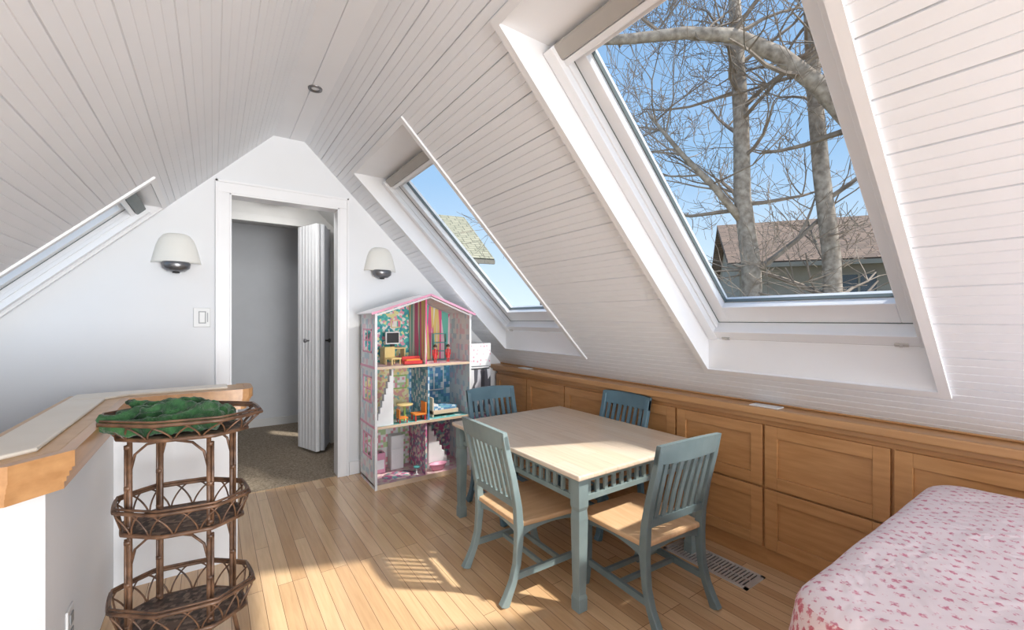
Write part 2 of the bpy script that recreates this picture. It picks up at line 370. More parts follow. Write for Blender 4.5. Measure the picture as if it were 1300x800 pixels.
e = empty('light_switch', (-.06, YW, 1.21)); tag(e, 'white wall switch plate with paddle switch beside the doorway', 'light switch')
boxes('plate', [(-.045, .045, -.010, 0, -.062, .062)], M_plastic, e, bevel=.003)
boxes('switch_recess', [(-.018, .022, -.011, -.0095, -.04, .04)], M_gplast, e)
boxes('rocker', [(-.013, .017, -.015, -.011, -.034, .034)], M_plastic, e, bevel=.002)
boxes('dimmer', [(.028, .033, -.014, -.0095, -.03, .03)], M_gplast, e)

# ------------------------------------------------------------ sconces
def sconce(x, z, label):
    e = empty('wall_sconce', (x, YW, z)); tag(e, label, 'wall lamp', group='wall sconces beside the doorway')
    bm = bmesh.new(); n = 36; prof = [(.015, .086), (.045, .083), (.068, .072), (.088, .045), (.103, .005), (.115, -.045), (.125, -.09), (.128, -.104), (.122, -.104), (.10, -.02), (.06, .055)]
    rings = []
    for r, zz in prof:
        ring = []
        for j in range(n+1):
            a = math.pi+math.pi*j/n
            ring.append(bm.verts.new((r*math.cos(a), r*math.sin(a)*.62, zz)))
        rings.append(ring)
    for i in range(len(prof)-1):
        for j in range(n): bm.faces.new([rings[i][j], rings[i][j+1], rings[i+1][j+1], rings[i+1][j]])
    bm.faces.new(rings[0][::-1])
    obj_from_bm('lamp_shade', bm, M_shade, e, smooth=True)
    bm = bmesh.new(); lathe(bm, [(0.0, -.10), (.068, -.10), (.074, -.112), (.070, -.138), (.045, -.158), (0.0, -.165)], n=24, sx=1, sy=.7, c=(0, -.055, 0))
    obj_from_bm('reflector', bm, M_grey, e, smooth=True)
    bm = bmesh.new(); lathe(bm, [(.0, -.163), (.018, -.162), (.020, -.169), (0, -.172)], n=16, c=(0, -.055, 0)); obj_from_bm('bulb', bm, M_dark, e, smooth=True)
    boxes('bracket', [(-.03, .03, -.01, 0, -.13, .06)], M_trim, e)
sconce(-.19, 1.655, 'smooth cream half-dome wall sconce above the light switch')
sconce(1.10, 1.685, 'smooth cream half-dome wall sconce above the dollhouse')
bm = bmesh.new(); lathe(bm, [(.0, .004), (.022, .004), (.024, -.006), (.036, -.008), (.038, 0)], n=24)
o = obj_from_bm('recessed_spotlight', bm, M_grey, smooth=True); o.location = (.47, 2.62, ZR); tag(o, 'small round recessed spotlight in ridge boards', 'spotlight')

# ------------------------------------------------------------ knee wall cabinets
XF = 2.20
U = .48
src = None
for i in range(8):
    y0 = YW-.03-U*(i+1)
    if src is None:
        e = empty('cabinet', (XF, y0, 0)); src = e
        boxes('body', [(.0, .09, 0, U, .09, .713), (.02, .09, 0, U, 0, .09)], M_cab, e)
        for (z0, z1) in ((.395, .690), (.10, .385)):
            bm = bmesh.new(); a, b = .006, U-.006; s = .055
            addbox(bm, -.018, 0, a, a+s, z0, z1); addbox(bm, -.018, 0, b-s, b, z0, z1)
            addbox(bm, -.018, 0, a+s, b-s, z0, z0+s); addbox(bm, -.018, 0, a+s, b-s, z1-s, z1)
            addbox(bm, -.006, 0, a+s, b-s, z0+s, z1-s)
            obj_from_bm('door', bm, M_cab, e, bevel=.0015)
    else:
        e = clone(src, 'cabinet', (XF, y0, 0), 0)
    tag(e, 'honey maple knee wall cabinet with two shaker doors', 'cabinet', group='built-in knee wall cabinets')
bm = bmesh.new(); addbox(bm, 2.135, 2.30, -.45, YW, .742, .778); addbox(bm, 2.165, 2.30, -.45, YW, .715, .742); addbox(bm, 2.25, 2.262, -.45, YW, .778, .79)
o = obj_from_bm('cabinet_ledge', bm, M_cabh, bevel=.006); tag(o, 'long honey maple ledge on top of cabinets', 'ledge')
for yy in (1.02, 2.97):
    o = boxes('ledge_plate', [(2.155, 2.22, yy-.065, yy+.065, .7785, .784)], M_trim, bevel=.002); tag(o, 'small white cover plate set on the maple ledge', 'cover plate', group='cover plates on the ledge')

# ------------------------------------------------------------ floor vent
e = empty('floor_vent', (2.02, 1.2, 0)); e.scale = (1.1, 1.08, 1); tag(e, 'grey metal louvered floor register near the cabinets', 'floor vent')
boxes('vent_frame', [(-.075, .075, -.2, -.185, 0, .006), (-.075, .075, .185, .2, 0, .006), (-.075, -.06, -.2, .2, 0, .006), (.06, .075, -.2, .2, 0, .006)], M_steel, e)
boxes('grille', [(-.06, .06, -.185+.0155*i, -.185+.0155*i+.009, .001, .005) for i in range(24)]+[(-.003, .003, -.185, .185, .001, .0055)], M_steel, e)
boxes('duct_shade', [(-.06, .06, -.185, .185, 0, .001)], M_black, e)  # black sheet stands in for the shade inside the duct

# ------------------------------------------------------------ dining table
TX0, TX1, TY0, TY1, TZ = 1.20, 2.07, 1.27, 2.39, .57
cx, cy = (TX0+TX1)/2, (TY0+TY1)/2; hx, hy = (TX1-TX0)/2, (TY1-TY0)/2
e = empty('table', (cx, cy, 0)); tag(e, "children's table with maple top and sage grey slatted apron", 'table')
boxes('table_top', [(-hx, hx, -hy, hy, TZ-.022, TZ)], M_top, e, bevel=.006)
bm = bmesh.new()
ax, ay = hx-.05, hy-.05
for z0, z1 in ((.52, .548), (.440, .462)):
    for sy in (-1, 1): addbox(bm, -ax, ax, sy*ay-.009, sy*ay+.009, z0, z1)
    for sx in (-1, 1): addbox(bm, sx*ax-.009, sx*ax+.009, -ay, ay, z0, z1)
n = 15
for i in range(1, n):
    x = -ax+2*ax*i/n
    for sy in (-1, 1): addbox(bm, x-.009, x+.009, sy*ay-.006, sy*ay+.006, .462, .52)
n = 20
for i in range(1, n):
    y = -ay+2*ay*i/n
    for sx in (-1, 1): addbox(bm, sx*ax-.006, sx*ax+.006, y-.009, y+.009, .462, .52)
obj_from_bm('apron', bm, M_sage, e)
for sx in (-1, 1):
    for sy in (-1, 1):
        bm = bmesh.new(); X, Y = sx*(hx-.045), sy*(hy-.045)
        prev = None
        for z, w in ((TZ-.022, .027), (.43, .027), (.415, .023), (.38, .026), (.2, .023), (.07, .020), (.055, .024), (0, .024)):
            ring = [bm.verts.new((X+a*w, Y+b*w, z)) for a, b in ((-1,-1),(1,-1),(1,1),(-1,1))]
            if prev:
                for k in range(4): bm.faces.new([prev[k], prev[(k+1) % 4], ring[(k+1) % 4], ring[k]])
            else: bm.faces.new(ring)
            prev = ring
        bm.faces.new(prev[::-1]); obj_from_bm('leg', bm, M_sage, e, bevel=.003)

# ------------------------------------------------------------ chairs
def chair(loc, rot, m, label):
    e = empty('dining_chair', (*loc, 0), rot); e.scale = (1.08, 1.03, 1.0); tag(e, label, 'chair', group="children's chairs around the table")
    bm = bmesh.new(); pts = [(-.165, -.175), (.165, -.175), (.185, .12), (.18, .17), (.15, .192), (-.15, .192), (-.18, .17), (-.185, .12)]
    addprism(bm, pts, .312, .335, 'z'); obj_from_bm('seat', bm, M_seat, e, bevel=.007)
    bm = bmesh.new()
    def arch(p0, p1, c0, c1, axn):
        n = 10; top = []
        for i in range(n+1):
            t = i/n; u = p0+(p1-p0)*t; top.append((u, .270+.026*math.sin(math.pi*t)**.7))
        addprism(bm, [(p0, .311)]+top+[(p1, .311)], c0, c1, axn)
    arch(-.15, .15, .145, .160, 'y'); arch(-.15, .15, -.165, -.150, 'y')
    for s in (-1, 1): arch(-.155, .15, s*.155-.008, s*.155+.008, 'x')
    obj_from_bm('apron', bm, m, e)
    path = [(-.240, 0), (-.222, .035), (-.196, .09), (-.176, .16), (-.168, .24), (-.165, .30), (-.172, .40), (-.195, .52), (-.225, .64), (-.240, .715)]
    for s in (-1, 1):
        bm = bmesh.new(); addstrip(bm, path, [.040, .033, .028, .028, .032, .036, .032, .028, .026, .024], s*.158-.014, s*.158+.014, 'x')
        obj_from_bm('leg', bm, m, e, bevel=.004)
    fp = [(.176, 0), (.165, .03), (.155, .08), (.151, .16), (.152, .311)]
    for s in (-1, 1):
        bm = bmesh.new(); addstrip(bm, fp, [.038, .030, .026, .028, .034], s*.160-.015, s*.160+.015, 'x')
        obj_from_bm('leg', bm, m, e, bevel=.004)
    bm = bmesh.new()
    a, b = (-.227, .655), (-.243, .728)
    def cv(x): return -.018*(1-(x/.172)**2)
    prev = None
    for i in range(9):
        x = -.172+.344*i/8; ar = .010*(1-(x/.172)**2)
        ring = [bm.verts.new((x, a[0]+cv(x)-.01, a[1])), bm.verts.new((x, a[0]+cv(x)+.01, a[1])), bm.verts.new((x, b[0]+cv(x)+.01, b[1]+ar)), bm.verts.new((x, b[0]+cv(x)-.01, b[1]+ar))]
        if prev:
            for k in range(4): bm.faces.new([prev[k], prev[(k+1) % 4], ring[(k+1) % 4], ring[k]])
        else: bm.faces.new(ring)
        prev = ring
    bm.faces.new(prev[::-1])
    addbox(bm, -.145, .145, -.186, -.170, .395, .425)
    for i in range(7):
        x = -.118+.236*i/6
        addstrip(bm, [(-.178, .42), (-.200, .52), (-.226-.012*(1-(x/.172)**2), .66)], .008, x-.010, x+.010, 'x')
    obj_from_bm('backrest', bm, m, e)
    bm = bmesh.new()
    for s in (-1, 1): addbox(bm, s*.158-.007, s*.158+.007, -.19, .155, .095, .122)
    addbox(bm, -.152, .152, -.04, -.026, .098, .118); addbox(bm, -.152, .152, .05, .064, .098, .118)
    obj_from_bm('stretcher', bm, m, e)
    return e
chair((1.245, 1.67), math.radians(-91), M_sage, "sage grey slat back child's chair with pale wood seat")
chair((1.555, 1.250), math.radians(-3), M_sage_shaded, "darkened sage grey slat back child's chair pulled out from the table")
chair((1.56, 2.27), math.radians(180), M_blue, "blue slat back child's chair facing away from the dollhouse")
chair((1.895, 1.84), math.radians(90), M_blue, "blue slat back child's chair between table and cabinets")

# ------------------------------------------------------------ bed + bedspread
e = empty('bed', (1.50, -.52, 0)); tag(e, 'low single bed with mattress under printed bedspread', 'bed')
boxes('mattress', [(-.53, .54, -.93, .90, .36, .60)], mat('mattress_cloth', (.75, .74, .72), .8), e, bevel=.03)
boxes('bed_frame', [(-.52, .53, -.92, .89, .16, .36)], M_cab, e)
each('leg', [(sx*.44-.03, sx*.44+.03, sy*.83-.03, sy*.83+.03, 0, .16) for sx in (-1, 1) for sy in (-1, 1)], M_cab, e)
m, nt, b = newmat('block_print_cotton'); N = nt.nodes; L = nt.links
uv = N.new('ShaderNodeUVMap'); uv.uv_map = 'UVMap'
def distort(scale, amt):
    wz = N.new('ShaderNodeTexNoise'); wz.inputs['Scale'].default_value = scale; L.new(uv.outputs[0], wz.inputs['Vector'])
    ad = N.new('ShaderNodeVectorMath'); ad.operation = 'MULTIPLY_ADD'; ad.inputs[1].default_value = (amt,)*3
    L.new(wz.outputs['Color'], ad.inputs[0]); L.new(uv.outputs[0], ad.inputs[2]); return ad
dA = distort(150, .020); mpA = N.new('ShaderNodeMapping'); mpA.inputs['Rotation'].default_value = (0, 0, .78); L.new(dA.outputs[0], mpA.inputs[0])
def cell(src, sc_, rnd, stops):
    v = N.new('ShaderNodeTexVoronoi'); v.inputs['Scale'].default_value = sc_; v.inputs['Randomness'].default_value = rnd; L.new(src, v.inputs['Vector'])
    r = N.new('ShaderNodeValToRGB'); cr = r.color_ramp; cr.elements[0].position = stops[0][0]; cr.elements[0].color = (*stops[0][1], 1); cr.elements[1].position = stops[-1][0]; cr.elements[1].color = (*stops[-1][1], 1)
    for p, c in stops[1:-1]: q = cr.elements.new(p); q.color = (*c, 1)
    L.new(v.outputs['Distance'], r.inputs['Fac']); return r
W_ = (.78, .67, .69)
rA = cell(mpA.outputs[0], 36, .18, [(0, (.74,.42,.48)), (.07, (.54,.17,.24)), (.24, (.56,.21,.28)), (.32, (.70,.44,.49)), (.38, W_)])
rB = cell(dA.outputs[0], 44, .6, [(0, (.78,.56,.56)), (.13, (.50,.10,.14)), (.38, (.60,.22,.25)), (.48, (.76,.60,.60))])
tc = N.new('ShaderNodeTexCoord'); sx_ = N.new('ShaderNodeSeparateXYZ'); L.new(tc.outputs['Object'], sx_.inputs[0])
lt = N.new('ShaderNodeMath'); lt.operation = 'LESS_THAN'; lt.inputs[1].default_value = .622; L.new(sx_.outputs['Z'], lt.inputs[0])
mx = N.new('ShaderNodeMix'); mx.data_type = 'RGBA'; L.new(lt.outputs[0], mx.inputs[0]); L.new(rA.outputs[0], mx.inputs[6]); L.new(rB.outputs[0], mx.inputs[7])
L.new(mx.outputs[2], b.inputs['Base Color']); b.inputs['Roughness'].default_value = .85
bn = N.new('ShaderNodeBump'); bn.inputs['Strength'].default_value = .4; bn.inputs['Distance'].default_value = .02; wv = N.new('ShaderNodeTexNoise'); wv.inputs['Scale'].default_value = 7; wv.inputs['Distortion'].default_value = 1.8; L.new(uv.outputs[0], wv.inputs['Vector']); L.new(wv.outputs['Fac'], bn.inputs['Height']); L.new(bn.outputs[0], b.inputs['Normal'])
M_spread = m
bm = bmesh.new(); uvl = bm.loops.layers.uv.new('UVMap')
BX0, BX1, BY0, BY1, BR = .955, 2.08, -1.5, .425, .10
per = []
def arc(cx, cy, a0, a1, n=10):
    for i in range(n+1):
        a = a0+(a1-a0)*i/n; per.append((cx, cy, math.cos(a), math.sin(a)))
def line(nx, ny, p, q, n):
    for i in range(1, n):
        t = i/n; per.append((p[0]+(q[0]-p[0])*t, p[1]+(q[1]-p[1])*t, nx, ny))
arc(BX0+BR, BY1-BR, math.pi/2, math.pi)
line(-1, 0, (BX0+BR, BY1-BR), (BX0+BR, BY0+BR), 60)
arc(BX0+BR, BY0+BR, math.pi, 1.5*math.pi); line(0, -1, (BX0+BR, BY0+BR), (BX1-BR, BY0+BR), 30)
arc(BX1-BR, BY0+BR, 1.5*math.pi, 2*math.pi); line(1, 0, (BX1-BR, BY0+BR), (BX1-BR, BY1-BR), 60)
arc(BX1-BR, BY1-BR, 0, math.pi/2); line(0, 1, (BX1-BR, BY1-BR), (BX0+BR, BY1-BR), 30)
ztop = .648; rr = .06
rings = []; uvs = []
levels = [('in', f) for f in (0.0, .1, .2, .3, .4, .5, .6, .7, .78, .86, .93, 1.0)]+[('arc', a) for a in (15, 30, 45, 60, 75, 90)]+[('down', dz) for dz in (.06, .13, .20, .28, .36, .44, .50)]
mxc, myc = (BX0+BX1)/2, (BY0+BY1)/2
def wr(x, y): return .014*noise.noise(Vector((x*3, y*3, 0)))+.009*noise.noise(Vector((x*7, y*7, 2)))
for kind, val in levels:
    ring = []; ru = []
    for i, (px, py, nx, ny) in enumerate(per):
        ex, ey = px+nx*(BR-rr), py+ny*(BR-rr)
        rip = math.sin(i*.55)*.5+math.sin(i*.23+1)*.6
        if kind == 'in':
            x = mxc+(ex-mxc)*(.04+.96*val); y = myc+(ey-myc)*(.04+.96*val)
            z = ztop+wr(x, y); u_, v_ = x, y
        elif kind == 'arc':
            a = math.radians(val); x = ex+nx*rr*math.sin(a); y = ey+ny*rr*math.sin(a); z = ztop-rr*(1-math.cos(a)); u_ = ex+nx*rr*a; v_ = ey+ny*rr*a
            z += wr(x, y)*(1-val/90)
        else:
            k = val/.5; off = rr+.020*rip*min(1, k*2)+.05*k*(1 if nx <= .01 else 0)
            if nx > .5: off = rr-.005
            x = ex+nx*off; y = ey+ny*off; z = ztop-rr-val; u_ = ex+nx*(rr*1.57+val); v_ = ey+ny*(rr*1.57+val)
        ring.append(bm.verts.new((x, y, z))); ru.append((u_, v_))
    rings.append(ring); uvs.append(ru)
n = len(per)
for k in range(len(rings)-1):
    for j in range(n):
        jj = (j+1) % n
        f = bm.faces.new([rings[k][j], rings[k][jj], rings[k+1][jj], rings[k+1][j]])
        for lp, t in zip(f.loops, (uvs[k][j], uvs[k][jj], uvs[k+1][jj], uvs[k+1][j])): lp[uvl].uv = t
f = bm.faces.new(rings[0])
for lp, t in zip(f.loops, uvs[0]): lp[uvl].uv = t
o = obj_from_bm('bedspread', bm, M_spread, smooth=True); tag(o, 'white bedspread with pink block printed flowers on the bed', 'bedspread')

# ------------------------------------------------------------ rattan etagere
RL = (-.085, 1.93); e = empty('etagere', (*RL, 0), math.radians(-24)); tag(e, 'brown rattan three tier octagonal shelf stand beside the half wall', 'plant stand')
def ept(a, b, t):
    q = (t % (math.pi/4))-math.pi/8; k = .15+.85*math.cos(math.pi/8)/math.cos(q); k *= 1.03
    return a*math.cos(t)*k, b*math.sin(t)*k
def ell(a, b, z, n=48): return [(*ept(a, b, 2*math.pi*i/n), z) for i in range(n)]
TR = [(.800, .245, .178, .190, .132, .062), (.485, .205, .152, .175, .126, .085), (.155, .22, .160, .185, .132, .095)]
for (z, a, b2, ai, bi, h) in TR:
    bm = bmesh.new(); A = [bm.verts.new(p) for p in ell(ai+.003, bi+.003, 0)]; B = [bm.verts.new(p) for p in ell(ai+.003, bi+.003, .012)]
    bm.faces.new(A[::-1]); bm.faces.new(B)
    for i in range(48): bm.faces.new([A[i], A[(i+1) % 48], B[(i+1) % 48], B[i]])
    t = obj_from_bm('tray', bm, M_weave, e); t.location = (0, 0, z); t['label'] = 'dark woven cane tray'
    bm = bmesh.new(); tube(bm, ell(ai+.008, bi+.008, .006), .007, 8, True); tube(bm, ell(a, b2, h), .0065, 8, True); tube(bm, ell(a-.004, b2-.004, h+.011), .004, 6, True)
    nl = 16
    for k in range(nl):
        pts = []
        for s in range(17):
            ph = s/16; ang = 2*math.pi*(k+ph*2.0-.5)/nl; zz = h*math.sin(math.pi*ph)**.75
            fr = zz/h; x, y = ept(ai+.008+(a-ai-.008)*fr, bi+.008+(b2-bi-.008)*fr, ang)
            pts.append((x, y, zz+.004))
        tube(bm, pts, .003, 5)
    obj_from_bm('gallery', bm, M_ratt, t, smooth=True)
for sx in (-1, 1):
    for sy in (-1, 1):
        bm = bmesh.new(); X, Y = sx*.118, sy*.085
        tube(bm, [(X+sx*.02, Y+sy*.01, 0), (X+sx*.008, Y, .08), (X, Y, .16), (X, Y, .5), (X, Y, .805)], .0075, 8)
        tube(bm, [(X+sx*.012, Y, .17), (X+sx*.012, Y, .47)], .0045, 8); tube(bm, [(X+sx*.012, Y, .50), (X+sx*.012, Y, .78)], .0045, 8)
        for zz in (.18, .32, .46, .51, .64, .775):
            tube(bm, [(X+sx*.005, Y, zz-.006), (X+sx*.005, Y, zz), (X+sx*.005, Y, zz+.006)], .0115, 8)
        for zt in (.48, .795):
            tube(bm, [(X, Y, zt-.11), (X-sx*.015, Y, zt-.045), (X-sx*.05, Y, zt-.013), (X-sx*.10, Y, zt-.004)], .0042, 6)
        obj_from_bm('post', bm, M_ratt, e, smooth=True)

# plush throw: thick soft folds fused into one cloth bundle, sitting in the top tray
bm = bmesh.new()
def fold(x0, x1, y, z, r, slope_=0):
    pts = []; rad = []
    for i in range(15):
        t = i/14; x = x0+(x1-x0)*t
        pts.append((x, y+slope_*(t-.5)+.012*math.sin(6*t+y*40), z+.007*math.sin(9*t+y*60))); rad.append(r*(.45+.62*math.sin(math.pi*(.08+.84*t))**.5))
    tube(bm, pts, rad, 12)
for (x0, x1, y, z, r, s_) in [(-.17, .14, -.075, .040, .024, .02), (-.165, .15, -.035, .044, .026, -.02), (-.175, .14, .005, .044, .028, .02), (-.155, .15, .045, .044, .026, -.01), (-.14, .13, .080, .040, .022, 0),
                              (-.17, .02, -.055, .072, .014, .07), (-.10, .14, -.015, .078, .015, -.07), (-.14, .07, .025, .082, .014, .06), (-.02, .14, .045, .068, .013, -.07), (-.18, -.03, .02, .080, .012, -.06), (-.07, .10, -.04, .086, .012, .05), (-.12, .05, .06, .074, .012, -.03), (.02, .15, -.05, .064, .013, .04)]:
    fold(x0, x1, y, z, r, s_)
tube(bm, [(0, 0, .014), (0, 0, .03), (0, 0, .05)], [.10, .105, .09], 24)
o = obj_from_bm('blanket', bm, M_green, smooth=True); o.location = (RL[0]-.015, RL[1]-.005, .802); o.rotation_euler = (0, 0, math.radians(-22)); tag(o, 'crumpled dark green velvet throw on the rattan top tray', 'blanket')
o.scale = (1.06, 1.05, 1.15)
md = o.modifiers.new('r', 'REMESH'); md.mode = 'VOXEL'; md.voxel_size = .004; md.use_smooth_shade = True
tx = bpy.data.textures.new('cloth_wrinkle', 'CLOUDS'); tx.noise_scale = .028; tx.noise_depth = 2
md = o.modifiers.new('d', 'DISPLACE'); md.texture = tx; md.strength = .022; md.mid_level = .5
md = o.modifiers.new('s', 'SMOOTH'); md.factor = .5; md.iterations = 2

# ------------------------------------------------------------ dollhouse
DX, DY, W, D = .93, 3.03, .76, .36
P_white = mat('doll_white', (.84,.84,.85), .4); P_pink = mat('doll_pink', (.78,.36,.50), .4); P_wood = mat('doll_edge', (.76,.58,.42), .5)
P_teal = pattern('doll_teal_paper', [(.05,.42,.42),(.10,.55,.50),(.80,.75,.35),(.04,.30,.38),(.78,.35,.45),(.06,.45,.40),(.8,.8,.75)], 50)
P_stripe = pattern('doll_stripe_paper', [(.75,.12,.28),(.82,.60,.65),(.15,.5,.4),(.85,.82,.75),(.8,.6,.2)], 34, stretch=(1,1,.05))
P_yel = pattern('doll_yellow_paper', [(.80,.65,.3),(.84,.76,.5),(.78,.40,.35),(.30,.55,.50),(.82,.72,.4)], 50)
P_blue = pattern('doll_blue_paper', [(.12,.30,.55),(.20,.48,.62),(.65,.74,.80),(.08,.28,.42)], 40, rand=.1)
P_check = pattern('doll_check_paper', [(.84,.80,.76),(.78,.35,.40),(.84,.84,.82),(.5,.65,.35)], 50, rand=0)
P_mag = pattern('doll_magenta_paper', [(.65,.15,.33),(.8,.5,.58),(.35,.2,.35),(.84,.75,.65),(.3,.55,.55)], 46)
P_side = pattern('doll_side_print', [(.80,.84,.86),(.84,.86,.86),(.58,.70,.78),(.84,.66,.72),(.80,.84,.86)], 34, rand=.3, stretch=(1,1,.7))
P_fl1 = pattern('doll_floor_pink', [(.8,.55,.58),(.84,.68,.62),(.75,.38,.48)], 30); P_fl2 = pattern('doll_floor_teal', [(.12,.45,.46),(.2,.55,.55),(.6,.66,.62)], 30)
P_roof = dots('doll_roof_print', (.84,.82,.84), (.78,.50,.60), 40, .25, 0)
P_or = mat('toy_orange', (.85,.28,.05), .4); P_red = mat('toy_red', (.6,.04,.04), .4); P_ylw = mat('toy_yellow', (.8,.62,.28), .4); P_grn = mat('toy_green', (.35,.55,.15), .4); P_tealp = mat('toy_teal', (.12,.45,.45), .4)
P_bd = pattern('doll_blackwhite_print', [(.04,.04,.05),(.75,.75,.78),(.1,.1,.12),(.5,.5,.55)], 40, stretch=(1,1,.15))
P_skyb = mat('doll_sky_window', (.35,.60,.72), .3)
M_skin = mat('toy_skin', (.6, .35, .22), .5); M_hair = mat('toy_hair', (.05, .025, .015), .6)
e = empty('dollhouse', (DX, DY, 0)); tag(e, 'tall colourful three storey wooden dollhouse against the gable wall', 'dollhouse')
T = .012; Z1, Z2, Z3, ZP = .44, .86, 1.245, 1.375; PX = .41
boxes('floor_panel', [(0, W, 0, D, .02, .032)], P_fl1, e); boxes('floor_panel', [(T, W-T, 0, D-T, Z1-T, Z1)], P_fl2, e); boxes('floor_panel', [(T, W-T, 0, D-T, Z2-T, Z2)], P_fl1, e)
each('floor_trim', [(0, W, -.004, 0, z-.016, z+.002) for z in (Z1, Z2)]+[(0, W, -.004, 0, 0, .034)], P_wood, e)
# left side: open printed frame with window openings
bm = bmesh.new()
for z0, z1 in ((0, .20), (.365, .60), (.785, .96), (1.125, Z3)): addbox(bm, 0, T, 0, D, z0, z1)
for z0, z1 in ((.20, .365), (.60, .785), (.96, 1.125)): addbox(bm, 0, T, 0, .08, z0, z1); addbox(bm, 0, T, .28, D, z0, z1)
obj_from_bm('side_panel', bm, P_side, e); boxes('side_panel', [(W-T, W, 0, D, 0, Z3)], P_side, e)
each('corner_trim', [(-.003, .014, -.006, 0, 0, Z3), (W-.014, W+.003, -.006, 0, 0, Z3)], P_white, e)
def backp(x0, x1, z0, z1, m): boxes('wallpaper_panel', [(x0, x1, D-T, D, z0, z1)], m, e)
mid = .38
backp(T, mid, .032, Z1-T, P_check); backp(mid, W-T, .032, Z1-T, P_mag); backp(T, mid, Z1, Z2-T, P_yel); backp(mid, W-T, Z1, Z2-T, P_blue)
hh = lambda x: Z3+(ZP-Z3)*(x/PX if x < PX else (W-x)/(W-PX))
for x0, x1, m in ((0, mid, P_teal), (mid, W, P_stripe)):
    bm = bmesh.new(); xs = [x0, x1] if not (x0 < PX < x1) else [x0, PX, x1]
    addprism(bm, [(x0, Z2)]+[(x1, Z2)]+[(x, hh(x)-.01) for x in xs[::-1]], D-T, D, 'y'); obj_from_bm('wallpaper_panel', bm, m, e)
boxes('partition', [(mid, mid+T, .01, D-T, .032, Z1-T)], P_mag, e); boxes('partition', [(mid+.02, mid+.02+T, .01, D-T, Z1, Z2-T)], P_blue, e); boxes('partition', [(mid, mid+T, .01, D-T, Z2, ZP-.03)], P_stripe, e)
for xe in (-.03, W+.03):
    ze = Z3-.01
    bm = bmesh.new(); addstrip(bm, [(xe, ze), (PX, ZP+.006)], .010, -.02, D, 'y'); obj_from_bm('roof_panel', bm, P_roof, e)
    bm = bmesh.new(); addstrip(bm, [(xe, ze), (PX, ZP+.006)], .016, -.027, -.02, 'y'); obj_from_bm('roof_trim', bm, P_pink, e)
    bm = bmesh.new(); addstrip(bm, [(xe+(PX-xe)*.06, ze-.012), (PX, ZP-.012)], .012, -.012, -.008, 'y'); obj_from_bm('gable_trim', bm, P_white, e)
for z0, z1 in ((.60, .785), (.20, .365), (.96, 1.125)):
    boxes('window_frame', [(-.005, .002, .078, .282, z0-.004, z0+.008), (-.005, .002, .078, .282, z1-.008, z1+.004), (-.005, .002, .078, .088, z0, z1), (-.005, .002, .272, .282, z0, z1), (-.003, .002, .177, .183, z0, z1), (-.003, .002, .08, .28, (z0+z1)/2-.003, (z0+z1)/2+.003)], P_pink, e)
each('side_trim', [(-.004, 0, 0, D, z-.012, z+.004) for z in (Z1, Z2)], P_pink, e)
boxes('window_frame', [(.51, .69, D-T-.006, D-T, .60, .608), (.51, .69, D-T-.006, D-T, .792, .80), (.51, .518, D-T-.006, D-T, .60, .80), (.682, .69, D-T-.006, D-T, .60, .80), (.596, .604, D-T-.006, D-T, .60, .80)], P_white, e)
bm = bmesh.new()
for i in range(9): addbox(bm, .016+i*.0135, .016+(i+1)*.0135, .02, .07, Z1, Z1+(i+1)*.044)
obj_from_bm('staircase', bm, P_white, e)
bm = bmesh.new()
for i in range(8): addbox(bm, .60-i*.022, .622-i*.022, .10, .19, .032, .032+(i+1)*.042)
obj_from_bm('staircase', bm, P_white, e)
TW = .20
boxes('balcony', [(W, W+TW, .02, D-.02, Z1-T, Z1), (W, W+TW, .02, D-.02, .80, .812), (W+TW-.012, W+TW, .02, D-.02, 0, 1.0), (W, W+TW, D-.032, D-.02, 0, 1.0)], P_white, e)
boxes('balcony_panel', [(W+.005, W+TW-.005, .014, .02, .45, .79)], P_bd, e)
boxes('balcony_railing', [(W+.005, W+TW-.005, .014, .02, .82, 1.0)], dots('doll_balcony_print', (.84,.84,.86), (.75,.4,.5), 34, .28, .4), e)
boxes('balcony_panel', [(W+.005, W+TW-.005, .014, .02, .02, .42)], P_mag, e)
def toy(name, x, y, z, label, cat, parts, rot=0):
    t = empty(name, (DX+x, DY+y, z+.0005), rot); tag(t, label, cat, group='dollhouse toys')
    for pn, bl, m in parts:
        if callable(bl):
            bm = bmesh.new(); bl(bm); obj_from_bm(pn, bm, m, t, smooth=True)
        elif pn in ('leg', 'door', 'burner', 'arm', 'book'): each(pn, bl, m, t, bevel=.001)
        else: boxes(pn, bl, m, t, bevel=.002)
    return t
def tchair(s, m1, m2): return [('seat', [(-s, s, -s, s, s*.9, s*1.15)], m1), ('backrest', [(-s, s, s*.8, s, s*1.15, s*2.9)], m1), ('leg', [(a*s*.8-s*.1, a*s*.8+s*.1, b*s*.8-s*.1, b*s*.8+s*.1, 0, s*.9) for a in (-1, 1) for b in (-1, 1)], m2)]
toy('toy_chair', .17, .12, Z2, 'yellow toy chair in the dollhouse attic', 'toy chair', tchair(.045, P_ylw, P_ylw), .3)
toy('toy_desk', .21, .24, Z2, 'wooden toy desk in the dollhouse attic', 'toy desk', [('desk_top', [(-.09, .09, -.05, .05, .11, .12)], P_ylw), ('leg', [(-.085, -.075, -.045, .045, 0, .11), (.075, .085, -.045, .045, 0, .11)], P_ylw)])
toy('toy_television', .21, .25, Z2+.125, 'black toy television on the toy desk', 'toy television', [('body', [(-.055, .055, -.01, .01, .02, .115)], P_white), ('screen', [(-.047, .047, -.012, -.0101, .03, .107)], M_black), ('stand', [(-.015, .015, -.012, .012, 0, .02)], M_black)])
toy('toy_sofa', .295, .06, Z2, 'red curved toy sofa on the attic floor', 'toy sofa', [('base', [(-.07, .07, -.03, .03, .005, .03)], P_red), ('backrest', [(-.07, .07, .018, .03, .03, .06)], P_red), ('cushion', [(-.055, .055, -.025, .016, .03, .04)], P_or)])
